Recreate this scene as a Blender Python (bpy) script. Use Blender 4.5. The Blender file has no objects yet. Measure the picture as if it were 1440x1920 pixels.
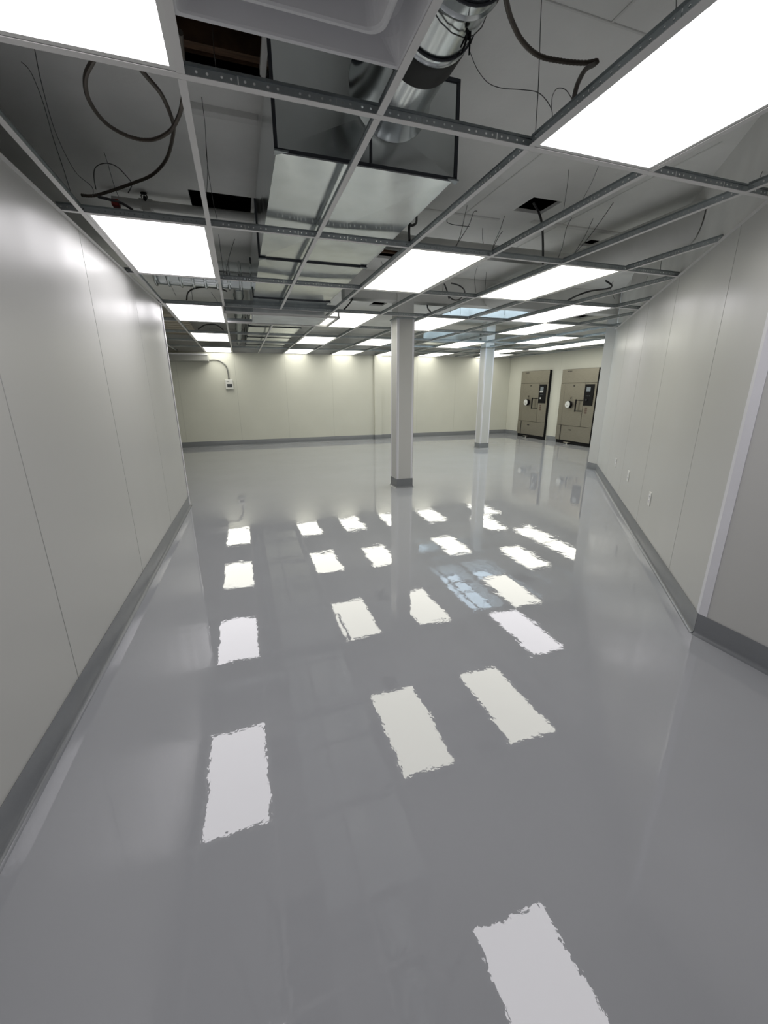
import bpy, math, random
from mathutils import Vector, Matrix
random.seed(4)
S = bpy.context.scene
COL = S.collection

# ------------------------------------------------------------------ camera
F, YAW, PITCH, ROLL, HC = 769.64, -0.3242, -0.2904, 0.0055, 1.3774
RM = (Matrix.Rotation(YAW, 3, 'Z') @ Matrix.Rotation(PITCH, 3, 'X') @ Matrix.Rotation(ROLL, 3, 'Y'))
cam_d = bpy.data.cameras.new('camera')
cam = bpy.data.objects.new('camera', cam_d); COL.objects.link(cam)
rx, fy, uz = RM.col[0], RM.col[1], RM.col[2]
cam.matrix_world = Matrix(((rx[0], uz[0], -fy[0], 0), (rx[1], uz[1], -fy[1], 0), (rx[2], uz[2], -fy[2], HC), (0, 0, 0, 1)))
cam_d.sensor_fit = 'VERTICAL'; cam_d.sensor_height = 36.0; cam_d.lens = F / 1920 * 36.0
cam_d.clip_start = 0.02; cam_d.clip_end = 200
S.camera = cam

# ------------------------------------------------------------------ world / exposure
W = bpy.data.worlds.new('sky'); S.world = W; W.use_nodes = True
bg = W.node_tree.nodes['Background']
bg.inputs[0].default_value = (0.80, 0.91, 1.0, 1); bg.inputs[1].default_value = 4.2
vs = S.view_settings
vs.view_transform = 'Standard'; vs.look = 'None'; vs.gamma = 1.0; vs.use_curve_mapping = False
vs.exposure = 0.0
S.cycles.use_denoising = True
S.cycles.max_bounces = 12; S.cycles.diffuse_bounces = 8; S.cycles.glossy_bounces = 6
S.cycles.sample_clamp_indirect = 6.0
LIGHT_COOL, LIGHT_WARM, LIGHT_STR = (1.0, 0.97, 1.0), (1.0, 0.985, 0.88), 5.2

# ------------------------------------------------------------------ helpers
def ray(px, py): return RM @ Vector(((px - 720) / F, 1, -(py - 960) / F))
def at(px, py, z):
    d = ray(px, py); t = (z - HC) / d.z; return Vector((d.x * t, d.y * t, z))
def aty(px, py, y):
    d = ray(px, py); t = y / d.y; return Vector((d.x * t, y, HC + d.z * t))

def tag(o, label=None, cat=None, group=None, kind=None):
    if label: o['label'] = label
    if cat: o['category'] = cat
    if group: o['group'] = group
    if kind: o['kind'] = kind
    return o
def empty(name, loc=(0, 0, 0), rz=0):
    o = bpy.data.objects.new(name, None); COL.objects.link(o)
    o.location = loc; o.rotation_euler = (0, 0, rz); o.empty_display_size = 0.1
    return o
class MB:
    def __init__(s): s.v = []; s.f = []; s.m = []
    def quad(s, a, b, c, d, m=0):
        n = len(s.v); s.v += [tuple(a), tuple(b), tuple(c), tuple(d)]; s.f.append((n, n+1, n+2, n+3)); s.m.append(m)
    def box(s, x0, x1, y0, y1, z0, z1, m=0):
        n = len(s.v)
        s.v += [(x, y, z) for z in (z0, z1) for y in (y0, y1) for x in (x0, x1)]
        for f in ((0,2,3,1), (4,5,7,6), (0,1,5,4), (2,6,7,3), (0,4,6,2), (1,3,7,5)):
            s.f.append(tuple(n+i for i in f)); s.m.append(m)
        return s
    def bbox(s, x0, x1, y0, y1, z0, z1, b=0.003, m=0):
        # box with chamfered edges (all 12)
        xs, ys, zs = (x0, x1), (y0, y1), (z0, z1); n = len(s.v); idx = {}
        for i in (0, 1):
            for j in (0, 1):
                for k in (0, 1):
                    sx, sy, sz = (1, -1)[i], (1, -1)[j], (1, -1)[k]
                    for a in range(3):
                        p = [xs[i], ys[j], zs[k]]
                        for t, sg in ((0, sx), (1, sy), (2, sz)):
                            if t != a: p[t] += sg * b
                        idx[i, j, k, a] = len(s.v); s.v.append(tuple(p))
        def F_(l):
            s.f.append(tuple(l)); s.m.append(m)
        # vertex 'a' keeps full extent on axis a -> lies on the face of axis a
        for i in (0, 1): F_([idx[i,0,0,0], idx[i,1,0,0], idx[i,1,1,0], idx[i,0,1,0]])
        for j in (0, 1): F_([idx[0,j,0,1], idx[1,j,0,1], idx[1,j,1,1], idx[0,j,1,1]])
        for k in (0, 1): F_([idx[0,0,k,2], idx[1,0,k,2], idx[1,1,k,2], idx[0,1,k,2]])
        for i in (0, 1):
            for j in (0, 1): F_([idx[i,j,0,0], idx[i,j,1,0], idx[i,j,1,1], idx[i,j,0,1]])
            for k in (0, 1): F_([idx[i,0,k,0], idx[i,1,k,0], idx[i,1,k,2], idx[i,0,k,2]])
        for j in (0, 1):
            for k in (0, 1): F_([idx[0,j,k,1], idx[1,j,k,1], idx[1,j,k,2], idx[0,j,k,2]])
        for i in (0, 1):
            for j in (0, 1):
                for k in (0, 1): F_([idx[i,j,k,0], idx[i,j,k,1], idx[i,j,k,2]])
        return s
    def tube(s, pts, r, n=8, m=0, cap=True):
        pts = [Vector(p) for p in pts]; R = r if isinstance(r, (list, tuple)) else [r] * len(pts)
        up = None; b0 = len(s.v)
        for i, p in enumerate(pts):
            t = (pts[min(i+1, len(pts)-1)] - pts[max(i-1, 0)])
            if t.length < 1e-9: t = Vector((0, 0, 1))
            t.normalize()
            if up is None:
                up = Vector((0, 0, 1)) if abs(t.z) < 0.9 else Vector((1, 0, 0))
            a = t.cross(up); a.normalize(); up = a.cross(t); up.normalize()
            for k in range(n):
                w = 2 * math.pi * k / n
                s.v.append(tuple(p + (a * math.cos(w) + up * math.sin(w)) * R[i]))
        for i in range(len(pts) - 1):
            for k in range(n):
                s.f.append((b0+i*n+k, b0+i*n+(k+1) % n, b0+(i+1)*n+(k+1) % n, b0+(i+1)*n+k)); s.m.append(m)
        if cap:
            s.f.append(tuple(b0+k for k in range(n))[::-1]); s.m.append(m)
            e = b0 + (len(pts)-1) * n
            s.f.append(tuple(e+k for k in range(n))); s.m.append(m)
        return s
    def prism(s, poly, z0, z1, m=0):
        n = len(poly); b = len(s.v)
        s.v += [(p[0], p[1], z0) for p in poly] + [(p[0], p[1], z1) for p in poly]
        s.f.append(tuple(range(b, b+n))[::-1]); s.m.append(m)
        s.f.append(tuple(range(b+n, b+2*n))); s.m.append(m)
        for i in range(n):
            j = (i+1) % n; s.f.append((b+i, b+j, b+n+j, b+n+i)); s.m.append(m)
        return s
    def build(s, name, mats, parent=None, smooth=False):
        me = bpy.data.meshes.new(name); me.from_pydata(s.v, [], s.f)
        if not isinstance(mats, (list, tuple)): mats = [mats]
        for q in mats: me.materials.append(q)
        for p, mi in zip(me.polygons, s.m): p.material_index = mi
        import bmesh
        bm = bmesh.new(); bm.from_mesh(me); bmesh.ops.recalc_face_normals(bm, faces=bm.faces); bm.to_mesh(me); bm.free()
        if smooth:
            for p in me.polygons: p.use_smooth = True
            try: me.set_sharp_from_angle(angle=math.radians(38))
            except Exception: pass
        o = bpy.data.objects.new(name, me); COL.objects.link(o)
        if parent: o.parent = parent
        return o
def share(name, src, parent=None, loc=None):
    o = bpy.data.objects.new(name, src.data); COL.objects.link(o)
    if parent: o.parent = parent
    if loc is not None: o.location = loc
    return o
def spline(pts, n=8):
    pts = [Vector(p) for p in pts]; out = []
    for i in range(len(pts) - 1):
        p0, p1, p2, p3 = pts[max(i-1, 0)], pts[i], pts[i+1], pts[min(i+2, len(pts)-1)]
        for k in range(n):
            t = k / n
            out.append(0.5 * ((2*p1) + (p2-p0)*t + (2*p0-5*p1+4*p2-p3)*t*t + (3*p1-p0-3*p2+p3)*t**3))
    out.append(pts[-1]); return out
def resample(pts, step):
    out = [pts[0]]; acc = 0
    for a, b in zip(pts[:-1], pts[1:]):
        d = (b - a).length; pos = step - acc
        while pos < d:
            out.append(a.lerp(b, pos / d)); pos += step
        acc = d - (pos - step)
    return out

# ------------------------------------------------------------------ materials
def mat(name, base, rough=0.5, metal=0.0, spec=0.5, noise=0.0, nscale=6.0, bump=0.0, bscale=60.0, coat=0.0, rnoise=0.0, stretch=None, bdet=3):
    m = bpy.data.materials.new(name); m.use_nodes = True; nt = m.node_tree; b = nt.nodes['Principled BSDF']
    b.inputs['Base Color'].default_value = (*base, 1); b.inputs['Roughness'].default_value = rough
    b.inputs['Metallic'].default_value = metal; b.inputs['Specular IOR Level'].default_value = spec
    b.inputs['Coat Weight'].default_value = coat; b.inputs['Coat Roughness'].default_value = 0.05
    tc = nt.nodes.new('ShaderNodeTexCoord'); vec = tc.outputs['Object']
    if stretch:
        mp = nt.nodes.new('ShaderNodeMapping'); mp.inputs['Scale'].default_value = stretch
        nt.links.new(vec, mp.inputs[0]); vec = mp.outputs[0]
    if noise or rnoise:
        n = nt.nodes.new('ShaderNodeTexNoise'); n.inputs['Scale'].default_value = nscale; n.inputs['Detail'].default_value = 5
        nt.links.new(vec, n.inputs['Vector'])
    if noise:
        r = nt.nodes.new('ShaderNodeValToRGB')
        r.color_ramp.elements[0].position = 0.3; r.color_ramp.elements[1].position = 0.7
        r.color_ramp.elements[0].color = tuple(c * (1 - noise) for c in base) + (1,)
        r.color_ramp.elements[1].color = tuple(min(1, c * (1 + noise)) for c in base) + (1,)
        nt.links.new(n.outputs['Fac'], r.inputs[0]); nt.links.new(r.outputs[0], b.inputs['Base Color'])
    if rnoise:
        mr = nt.nodes.new('ShaderNodeMapRange'); mr.inputs['From Min'].default_value = 0.3; mr.inputs['From Max'].default_value = 0.7
        mr.inputs['To Min'].default_value = max(0.01, rough - rnoise); mr.inputs['To Max'].default_value = rough + rnoise
        nt.links.new(n.outputs['Fac'], mr.inputs['Value']); nt.links.new(mr.outputs[0], b.inputs['Roughness'])
    if bump:
        n2 = nt.nodes.new('ShaderNodeTexNoise'); n2.inputs['Scale'].default_value = bscale; n2.inputs['Detail'].default_value = bdet
        bp = nt.nodes.new('ShaderNodeBump'); bp.inputs['Strength'].default_value = 1.0; bp.inputs['Distance'].default_value = bump
        nt.links.new(vec, n2.inputs['Vector']); nt.links.new(n2.outputs['Fac'], bp.inputs['Height']); nt.links.new(bp.outputs[0], b.inputs['Normal'])
    return m
M = {}
M['panel'] = mat('white_wall_panel', (0.545, 0.545, 0.53), 0.34, spec=0.3, noise=0.012, nscale=3, rnoise=0.05, bump=0.00025, bscale=1.2, stretch=(1, 1, 0.12))
M['panel_far'] = mat('cream_wall_panel', (0.61, 0.61, 0.545), 0.45, noise=0.02, nscale=2, rnoise=0.05)
M['joint'] = mat('panel_joint', (0.16, 0.16, 0.165), 0.6)
M['trimw'] = mat('white_pvc_trim', (0.74, 0.74, 0.78), 0.3, noise=0.02)
M['drywall'] = mat('plenum_drywall', (0.76, 0.76, 0.74), 0.8, noise=0.08, nscale=3)
M['deck'] = mat('old_ceiling_paint', (0.86, 0.86, 0.84), 0.7, noise=0.06, nscale=2.2, bump=0.002, bscale=18)
M['wood'] = mat('old_joist_wood', (0.085, 0.045, 0.022), 0.8, noise=0.4, nscale=10, stretch=(1, 12, 1))
M['lath'] = mat('brown_lath', (0.50, 0.45, 0.37), 0.6, noise=0.25, nscale=8, stretch=(1, 10, 10))
M['attic'] = mat('attic_dark', (0.03, 0.025, 0.02), 0.9)
M['teew'] = mat('white_tee_paint', (0.72, 0.71, 0.70), 0.45)
M['galv'] = mat('galvanised_sheet', (0.70, 0.735, 0.735), 0.19, metal=1.0, noise=0.08, nscale=5, rnoise=0.06, bump=0.004, bscale=1.6, bdet=0)
M['galvd'] = mat('galvanised_dull', (0.33, 0.36, 0.37), 0.4, metal=1.0, noise=0.15, nscale=12)
M['seam'] = mat('duct_flange_dark', (0.06, 0.065, 0.075), 0.5, metal=0.6)
M['black'] = mat('black_plastic', (0.008, 0.008, 0.009), 0.45, spec=0.12)
M['rubber'] = mat('black_sealant_band', (0.006, 0.006, 0.005), 0.6)
M['conduit'] = mat('armoured_cable_brown', (0.085, 0.070, 0.058), 0.45, metal=0.5, noise=0.2, nscale=30)
M['conduitg'] = mat('grey_conduit', (0.26, 0.26, 0.25), 0.4, metal=0.6)
M['cable'] = mat('dark_cable', (0.05, 0.05, 0.052), 0.5)
M['wire'] = mat('steel_wire', (0.10, 0.10, 0.10), 0.45, metal=0.4)
M['red'] = mat('red_clip', (0.22, 0.02, 0.015), 0.5)
M['pipew'] = mat('white_painted_pipe', (0.60, 0.60, 0.58), 0.5, noise=0.05)
M['white'] = mat('white_plastic', (0.72, 0.72, 0.70), 0.35)
M['diff'] = mat('diffuser_plastic', (0.66, 0.66, 0.68), 0.45)
M['steel'] = mat('brushed_beige_steel', (0.30, 0.28, 0.235), 0.36, metal=0.7, noise=0.06, nscale=12, stretch=(1, 1, 8))
M['steeld'] = mat('brushed_steel_shadow_gap', (0.05, 0.045, 0.04), 0.5)
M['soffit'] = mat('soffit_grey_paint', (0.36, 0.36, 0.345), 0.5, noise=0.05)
M['galvs'] = mat('dull_galvanised_fascia', (0.66, 0.69, 0.70), 0.5, metal=0.75, noise=0.12, nscale=6)
M['screen'] = mat('grey_screen', (0.20, 0.23, 0.26), 0.2)
M['sticker'] = mat('reddish_label', (0.11, 0.075, 0.06), 0.5)
M['chrome'] = mat('chrome', (0.75, 0.75, 0.75), 0.12, metal=1.0)
M['dial'] = mat('pale_dial', (0.62, 0.63, 0.62), 0.3)
M['bluegrey'] = mat('dark_display', (0.05, 0.055, 0.06), 0.25)

def mat_tee():
    m = mat('tee_web_galvanised', (0.50, 0.535, 0.55), 0.42, metal=0.85, noise=0.1, nscale=15)
    nt = m.node_tree; b = nt.nodes['Principled BSDF']; out = nt.nodes['Material Output']
    tc = nt.nodes.new('ShaderNodeTexCoord'); sp = nt.nodes.new('ShaderNodeSeparateXYZ'); nt.links.new(tc.outputs['Object'], sp.inputs[0])
    def math_(op, a, bb=None):
        n = nt.nodes.new('ShaderNodeMath'); n.operation = op
        for i, q in enumerate((a, bb)):
            if q is None: continue
            if isinstance(q, (int, float)): n.inputs[i].default_value = q
            else: nt.links.new(q, n.inputs[i])
        return n.outputs[0]
    x = math_('PINGPONG', sp.outputs['X'], 0.1525)      # pattern repeats every 305 mm, mirrored
    z = math_('SUBTRACT', sp.outputs['Z'], 0.019)
    holes = None
    for hx, r in ((0.020, 0.0036), (0.047, 0.0036), (0.088, 0.0036), (0.118, 0.0036)):
        dx = math_('SUBTRACT', x, hx)
        d = math_('SQRT', math_('ADD', math_('MULTIPLY', dx, dx), math_('MULTIPLY', z, z)))
        h = math_('LESS_THAN', d, r)
        holes = h if holes is None else math_('MAXIMUM', holes, h)
    dx = math_('ABSOLUTE', math_('SUBTRACT', x, 0.0)); dz = math_('ABSOLUTE', math_('ADD', z, 0.003))
    slot = math_('MULTIPLY', math_('LESS_THAN', dx, 0.0014), math_('LESS_THAN', dz, 0.013))
    holes = math_('MAXIMUM', holes, slot)
    tr = nt.nodes.new('ShaderNodeBsdfTransparent'); mx = nt.nodes.new('ShaderNodeMixShader')
    nt.links.new(holes, mx.inputs[0]); nt.links.new(b.outputs[0], mx.inputs[1]); nt.links.new(tr.outputs[0], mx.inputs[2])
    nt.links.new(mx.outputs[0], out.inputs['Surface'])
    return m
M['teeg'] = mat_tee()

def mat_floor():
    m = bpy.data.materials.new('grey_epoxy'); m.use_nodes = True; nt = m.node_tree; b = nt.nodes['Principled BSDF']
    tc = nt.nodes.new('ShaderNodeTexCoord'); L = nt.links.new
    b.inputs['Roughness'].default_value = 0.003; b.inputs['IOR'].default_value = 1.68
    n0 = nt.nodes.new('ShaderNodeTexNoise'); n0.inputs['Scale'].default_value = 1.3; n0.inputs['Detail'].default_value = 4
    L(tc.outputs['Object'], n0.inputs['Vector'])
    cr = nt.nodes.new('ShaderNodeValToRGB')
    cr.color_ramp.elements[0].position = 0.3; cr.color_ramp.elements[1].position = 0.7
    cr.color_ramp.elements[0].color = (0.346, 0.355, 0.376, 1); cr.color_ramp.elements[1].color = (0.366, 0.375, 0.396, 1)
    L(n0.outputs['Fac'], cr.inputs[0]); L(cr.outputs[0], b.inputs['Base Color'])
    prev = None
    for sc, dist, det in ((1.4, 0.0017, 1), (6.5, 0.00055, 1), (24.0, 0.00018, 2), (80.0, 0.000035, 2)):
        n = nt.nodes.new('ShaderNodeTexNoise'); n.inputs['Scale'].default_value = sc; n.inputs['Detail'].default_value = det
        L(tc.outputs['Object'], n.inputs['Vector'])
        bp = nt.nodes.new('ShaderNodeBump'); bp.inputs['Strength'].default_value = 1.0; bp.inputs['Distance'].default_value = dist
        L(n.outputs['Fac'], bp.inputs['Height'])
        if prev: L(prev, bp.inputs['Normal'])
        prev = bp.outputs[0]
    L(prev, b.inputs['Normal'])
    return m
M['floor'] = mat_floor()
M['base'] = mat('grey_epoxy_base', (0.175, 0.184, 0.197), 0.24, noise=0.03, nscale=8, bump=0.0008, bscale=45)

def mat_emit(name, c, s):
    m = bpy.data.materials.new(name); m.use_nodes = True; nt = m.node_tree
    nt.nodes.remove(nt.nodes['Principled BSDF'])
    e = nt.nodes.new('ShaderNodeEmission'); e.inputs[0].default_value = (*c, 1); e.inputs[1].default_value = s
    nt.links.new(e.outputs[0], nt.nodes['Material Output'].inputs[0]); return m
M['cool'] = mat_emit('cool_led_diffuser', LIGHT_COOL, LIGHT_STR)
M['warm'] = mat_emit('warm_led_diffuser', LIGHT_WARM, LIGHT_STR)
def mat_glass():
    m = bpy.data.materials.new('skylight_pane'); m.use_nodes = True; nt = m.node_tree
    b = nt.nodes['Principled BSDF']; b.inputs['Roughness'].default_value = 0.05; b.inputs['Base Color'].default_value = (0.8, 0.9, 1, 1)
    tr = nt.nodes.new('ShaderNodeBsdfTransparent'); tr.inputs[0].default_value = (0.92, 0.97, 1, 1)
    mx = nt.nodes.new('ShaderNodeMixShader'); mx.inputs[0].default_value = 0.12
    nt.links.new(tr.outputs[0], mx.inputs[1]); nt.links.new(b.outputs[0], mx.inputs[2])
    nt.links.new(mx.outputs[0], nt.nodes['Material Output'].inputs[0]); return m
M['glass'] = mat_glass()

# ------------------------------------------------------------------ layout numbers
G = 2.263                     # underside of the ceiling grid
X0, DX, Y0, DY = -0.6825, 0.61, 1.6347, 1.22
DECK = 2.80
def gx(i): return X0 + DX * i
def gy(j): return Y0 + DY * j
YB, XR, XL, YR = 11.40, 7.95, -3.2, -3.2
PL = (Vector((-0.935, YR)), Vector((-0.722, 5.45)))            # long plain wall, slightly out of square
def xl_at(y): return -0.845 + 0.0278 * (y - 1)
PL = (Vector((xl_at(YR), YR)), Vector((xl_at(5.45), 5.45)))
C0 = Vector((2.385, 1.41)); C1 = Vector((5.70, 5.46)); C2 = Vector((5.70, 5.66))
DU = (C1 - C0).normalized(); DN = Vector((-DU.y, DU.x))       # DN points into the room
def ydiag(x): return C0.y + (x - C0.x) * (C1.y - C0.y) / (C1.x - C0.x)
def xdiag(y): return C0.x + (y - C0.y) * (C1.x - C0.x) / (C1.y - C0.y)

# ------------------------------------------------------------------ floor
fl = MB(); fl.box(XL - 0.3, XR + 0.4, YR - 0.3, YB + 0.4, -0.1, 0.0)
tag(fl.build('floor', M['floor']), 'glossy light grey poured epoxy floor mirroring the ceiling panels', 'floor', kind='structure')

# ------------------------------------------------------------------ walls
def wall(name, a, b, inn, panels, mpanel, label, ztop=DECK, thick=0.12, zp=G + 0.01, ext=(0, 0), g=0.003):
    """core wall from a to b (2D), facing side inn (unit 2D); panels = list of (s0,s1) along a->b"""
    a, b = Vector(a), Vector(b); u = (b - a).normalized(); n = Vector(inn)
    core = MB(); d0 = -0.004; a0, b0 = a - u*ext[0], b + u*ext[1]
    core.prism([a0 + n*d0, b0 + n*d0, b0 - n*thick, a0 - n*thick], 0, G, 1); core.prism([a0 + n*d0, b0 + n*d0, b0 - n*thick, a0 - n*thick], G, ztop, 0)
    w = core.build(name, [M['drywall'], M['joint']])
    tag(w, label, 'wall', kind='structure')
    for s0, s1 in panels:
        p = MB()
        q0, q1 = a + u*(s0+g), a + u*(s1-g)
        p.prism([q0, q1, q1 - n*0.004, q0 - n*0.004], 0.0, zp)
        p.build('wall_panel', mpanel, w)
    return w
def seg(total, cuts): 
    c = [0] + cuts + [total]; return list(zip(c[:-1], c[1:]))
nl = Vector((1, -0.0278)).normalized()
LL = (PL[1] - PL[0]).length
cutsL = [y - YR for y in (-1.80, -0.55, 0.70, 1.938, 3.137, 4.28)]
wl = wall('wall_left', PL[0], PL[1], nl, seg(LL, cutsL), M['panel'], 'long partition of glossy white panels with thin vertical joints', ztop=G + 0.02)
# its end cap with a white corner trim
t = MB(); e = PL[1]
t.prism([e + nl*0.006 + Vector((0, -0.05)), e + nl*0.006 + Vector((0, 0.006)), e + nl*-0.055 + Vector((0, 0.006)), e + nl*-0.055 + Vector((0, 0)), e + nl*0.0005, e + nl*0.0005 + Vector((0, -0.05))], 0, G + 0.01)
t.build('corner_trim', M['trimw'], wl)
t = MB(); t.box(e.x - 0.12, e.x, e.y, e.y + 0.004, 0, G); t.build('end_panel', M['panel'], wl)
wall('wall_rear', (XL, YR), (C0.x, YR), (0, 1), seg(C0.x - XL, [1.2, 2.3, 3.5, 4.6]), M['panel'], 'white panelled wall closing the entry end of the room', ext=(0.1, 0.1))
wn = wall('wall_entry', (C0.x, YR), (C0.x, C0.y), (-1, 0), seg(C0.y - YR, [1.0, 2.2, 3.4]), M['panel'], 'short white panel wall stopping at the lavender corner trim')
DLn = (C1 - C0).length
wd = wall('wall_angled', C0, C1, DN, seg(DLn, [0.64, 1.83, 2.93, 4.07]), M['panel'], 'slanting white panel wall with three outlet plates near its foot')
# corner trim between entry wall and slanting wall
t = MB()
t.prism([C0 + Vector((-0.004, -0.045)), C0 + Vector((-0.004, 0)), C0 + DU*0.03 + DN*0.004, C0 + DU*0.03, C0 + Vector((0, 0)), C0 + Vector((0, -0.045))], 0, G + 0.01)
t.build('corner_trim', M['trimw'], wd)
t = MB(); t.prism([C1 + Vector((-0.002, 0)), C2 + Vector((-0.002, 0)), C2 + Vector((0.1, 0)), C1 + Vector((0.1, 0))], 0, DECK)
t.build('return_panel', M['panel'], wd)
wall('wall_return', C2, (XR, C2.y), (0, 1), seg(XR - C2.x, [1.2]), M['panel_far'], 'hidden return of the slanting wall beside the sterilisers')
wb = wall('wall_back', (XL, YB), (XR, YB), (0, -1), seg(XR - XL, [1.83, 3.15, 4.37, 5.59, 6.84, 8.06, 9.28, 10.4]), M['panel_far'], 'cream panelled wall at the deep end of the room', ext=(0.1, 0.1), g=0.0011)
t = MB(); t.box(3.555, 3.76, YB - 0.07, YB, 0, G + 0.01); t.build('pilaster', M['panel_far'], wb)
wr = wall('wall_right', (XR, C2.y), (XR, YB), (-1, 0), seg(YB - C2.y, [1.6, 3.54, 5.2]), M['panel_far'], 'cream panelled wall holding the two sterilisers', ext=(0.1, 0), g=0.0011)
wall('wall_alcove', (XL, YR), (XL, YB), (1, 0), seg(YB - YR, [1.22*k for k in range(1, 12)]), M['panel_far'], 'cream wall of the recess behind the plain partition', ext=(0.1, 0))
wall('wall_alcove_end', (XL, 5.45), (PL[1].x - 0.12, 5.45), (0, 1), [(0, PL[1].x - 0.12 - XL)], M['panel_far'], 'back side wall closing the recess behind the plain partition', ztop=G + 0.02)

# coved baseboards
PROF = [(0.0, 0.128), (0.004, 0.131), (0.0055, 0.128), (0.0055, 0.024), (0.0075, 0.014), (0.012, 0.007), (0.019, 0.002), (0.026, 0.0004), (0.026, -0.004), (0.0, -0.004)]
def sweep_base(name, path, left_in=True, parent=None, label=None, prof=PROF, closed=False):
    pts = [Vector(p) for p in path]; N = len(pts); mb = MB()
    def nrm(a, b):
        d = (b - a).normalized(); return Vector((-d.y, d.x)) if left_in else Vector((d.y, -d.x))
    for i, p in enumerate(pts):
        prv = pts[i-1] if (i > 0 or closed) else None
        nx = pts[(i+1) % N] if (i < N-1 or closed) else None
        if prv is None: mvec = nrm(p, nx)
        elif nx is None: mvec = nrm(prv, p)
        else:
            n1, n2 = nrm(prv, p), nrm(p, nx); mvec = (n1 + n2) / (1 + n1.dot(n2))
        for o, z in prof: mb.v.append((p.x + mvec.x*o, p.y + mvec.y*o, z))
    K = len(prof)
    for i in range(N if closed else N - 1):
        j = (i+1) % N
        for k in range(K):
            k2 = (k+1) % K; mb.f.append((i*K+k, i*K+k2, j*K+k2, j*K+k)); mb.m.append(0)
    if not closed:
        mb.f.append(tuple(range(K))); mb.m.append(0); mb.f.append(tuple((N-1)*K + k for k in range(K))); mb.m.append(0)
    o = mb.build(name, M['base'], parent, smooth=True)
    if not parent: tag(o, label, 'baseboard', kind='structure')
    return o
sweep_base('baseboard_left', [PL[0], PL[1], (PL[1].x - 0.12, PL[1].y)], left_in=False, label='dark grey coved base along the plain white partition')
sweep_base('baseboard_entry', [(C0.x, YR), C0], left_in=True, label='dark grey coved base below the short entry wall')
sweep_base('baseboard_angled', [C0, C1, C2], left_in=True, label='grey coved base along the slanting white wall')
sweep_base('baseboard_back', [(XL, YB), (3.555, YB), (3.555, YB - 0.07), (3.76, YB - 0.07), (3.76, YB), (XR, YB), (XR, 10.74)], left_in=False, label='grey coved base along the cream back wall')
sweep_base('baseboard_right', [(XR, 9.47), (XR, 9.07)], left_in=False, label='short grey base between the two sterilisers')

# ------------------------------------------------------------------ columns
def column(x0, x1, y0, y1, label):
    r = empty('column', ((x0+x1)/2, (y0+y1)/2, 0)); tag(r, label, 'column', kind='structure')
    w, d = (x1-x0)/2, (y1-y0)/2
    m = MB(); m.bbox(-w, w, -d, d, 0, G + 0.0, 0.004); m.build('cladding', M['panel'], r)
    for sx in (-1, 1):
        for sy in (-1, 1):
            m = MB(); a, b = sx*(w + 0.0015), sy*(d + 0.0015)
            m.box(min(a, a - sx*0.028), max(a, a - sx*0.028), min(b, b-sy*0.002), max(b, b-sy*0.002), 0.12, G - 0.005)
            m.box(min(a, a - sx*0.002), max(a, a - sx*0.002), min(b, b-sy*0.028), max(b, b-sy*0.028), 0.12, G - 0.005)
            m.build('corner_trim', M['trimw'], r)
    m = MB(); m.box(-w*0.93, w*0.93, -d*0.93, d*0.93, G, DECK); m.build('upper_shaft', M['drywall'], r)
    m = MB(); m.box(-w-.016, w+.016, -d-.016, d+.016, G - 0.004, G + 0.012); m.build('collar', M['teeg'], r)
    sweep_base('base_skirt', [(-w, -d), (w, -d), (w, d), (-w, d)], left_in=False, parent=r, closed=True,
               prof=[(0.0, 0.128), (0.004, 0.131), (0.0055, 0.128), (0.0055, 0.03), (0.009, 0.016), (0.016, 0.007), (0.026, 0.0005), (0.026, -0.004), (0.0, -0.004)])
    return r
column(2.033, 2.273, 5.46, 5.70, 'white square clad column standing alone in the middle of the floor')
column(5.315, 5.545, 8.60, 8.83, 'white square clad column in front of the sterilisers')

# ------------------------------------------------------------------ deck above the grid (old ceiling) with cut openings
wells = [(3.93, 4.74, 6.2, 8.4), (4.78, 5.60, 6.2, 8.4)]
holes = [(-0.13, 0.235, 1.55, 2.50), (2.31, 2.58, 3.18, 3.44), (-0.22, 0.235, 3.86, 4.34),
         (1.60, 1.80, 4.63, 5.0), (2.31, 2.56, 7.22, 7.66), (5.62, 5.95, 6.9, 7.35), (3.48, 3.65, 3.80, 3.97), (3.86, 3.98, 3.83, 3.92), (6.75, 7.05, 7.35, 7.75)]
def slab(name, rects, z0, z1, m, ext):
    xs = sorted(set([ext[0], ext[1]] + [v for r in rects for v in r[:2]])); ys = sorted(set([ext[2], ext[3]] + [v for r in rects for v in r[2:]]))
    mb = MB(); solid = {}
    for i in range(len(xs)-1):
        for j in range(len(ys)-1):
            cx, cy = (xs[i]+xs[i+1])/2, (ys[j]+ys[j+1])/2
            solid[i, j] = not any(r[0] < cx < r[1] and r[2] < cy < r[3] for r in rects)
    for (i, j), ok in solid.items():
        if not ok: continue
        a, b, c, d = xs[i], xs[i+1], ys[j], ys[j+1]
        mb.quad((a,c,z0),(a,d,z0),(b,d,z0),(b,c,z0)); mb.quad((a,c,z1),(b,c,z1),(b,d,z1),(a,d,z1))
        for di, dj, p, q in ((-1,0,(a,c),(a,d)), (1,0,(b,c),(b,d)), (0,-1,(a,c),(b,c)), (0,1,(a,d),(b,d))):
            if not solid.get((i+di, j+dj), False):
                mb.quad((*p, z0), (*q, z0), (*q, z1), (*p, z1))
    return mb.build(name, m)
EXT = (XL - 0.3, XR + 0.3, YR - 0.3, YB + 0.3)
deck = slab('ceiling', wells + holes, DECK, DECK + 0.025, M['deck'], EXT)
tag(deck, 'old grey painted ceiling above the open grid with ragged cut openings', 'ceiling', kind='structure')
roof = slab('roof', wells, 3.06, 3.12, M['attic'], EXT)
tag(roof, 'dark roof deck seen through the openings in the old ceiling', 'roof', kind='structure')
m = MB()
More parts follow.
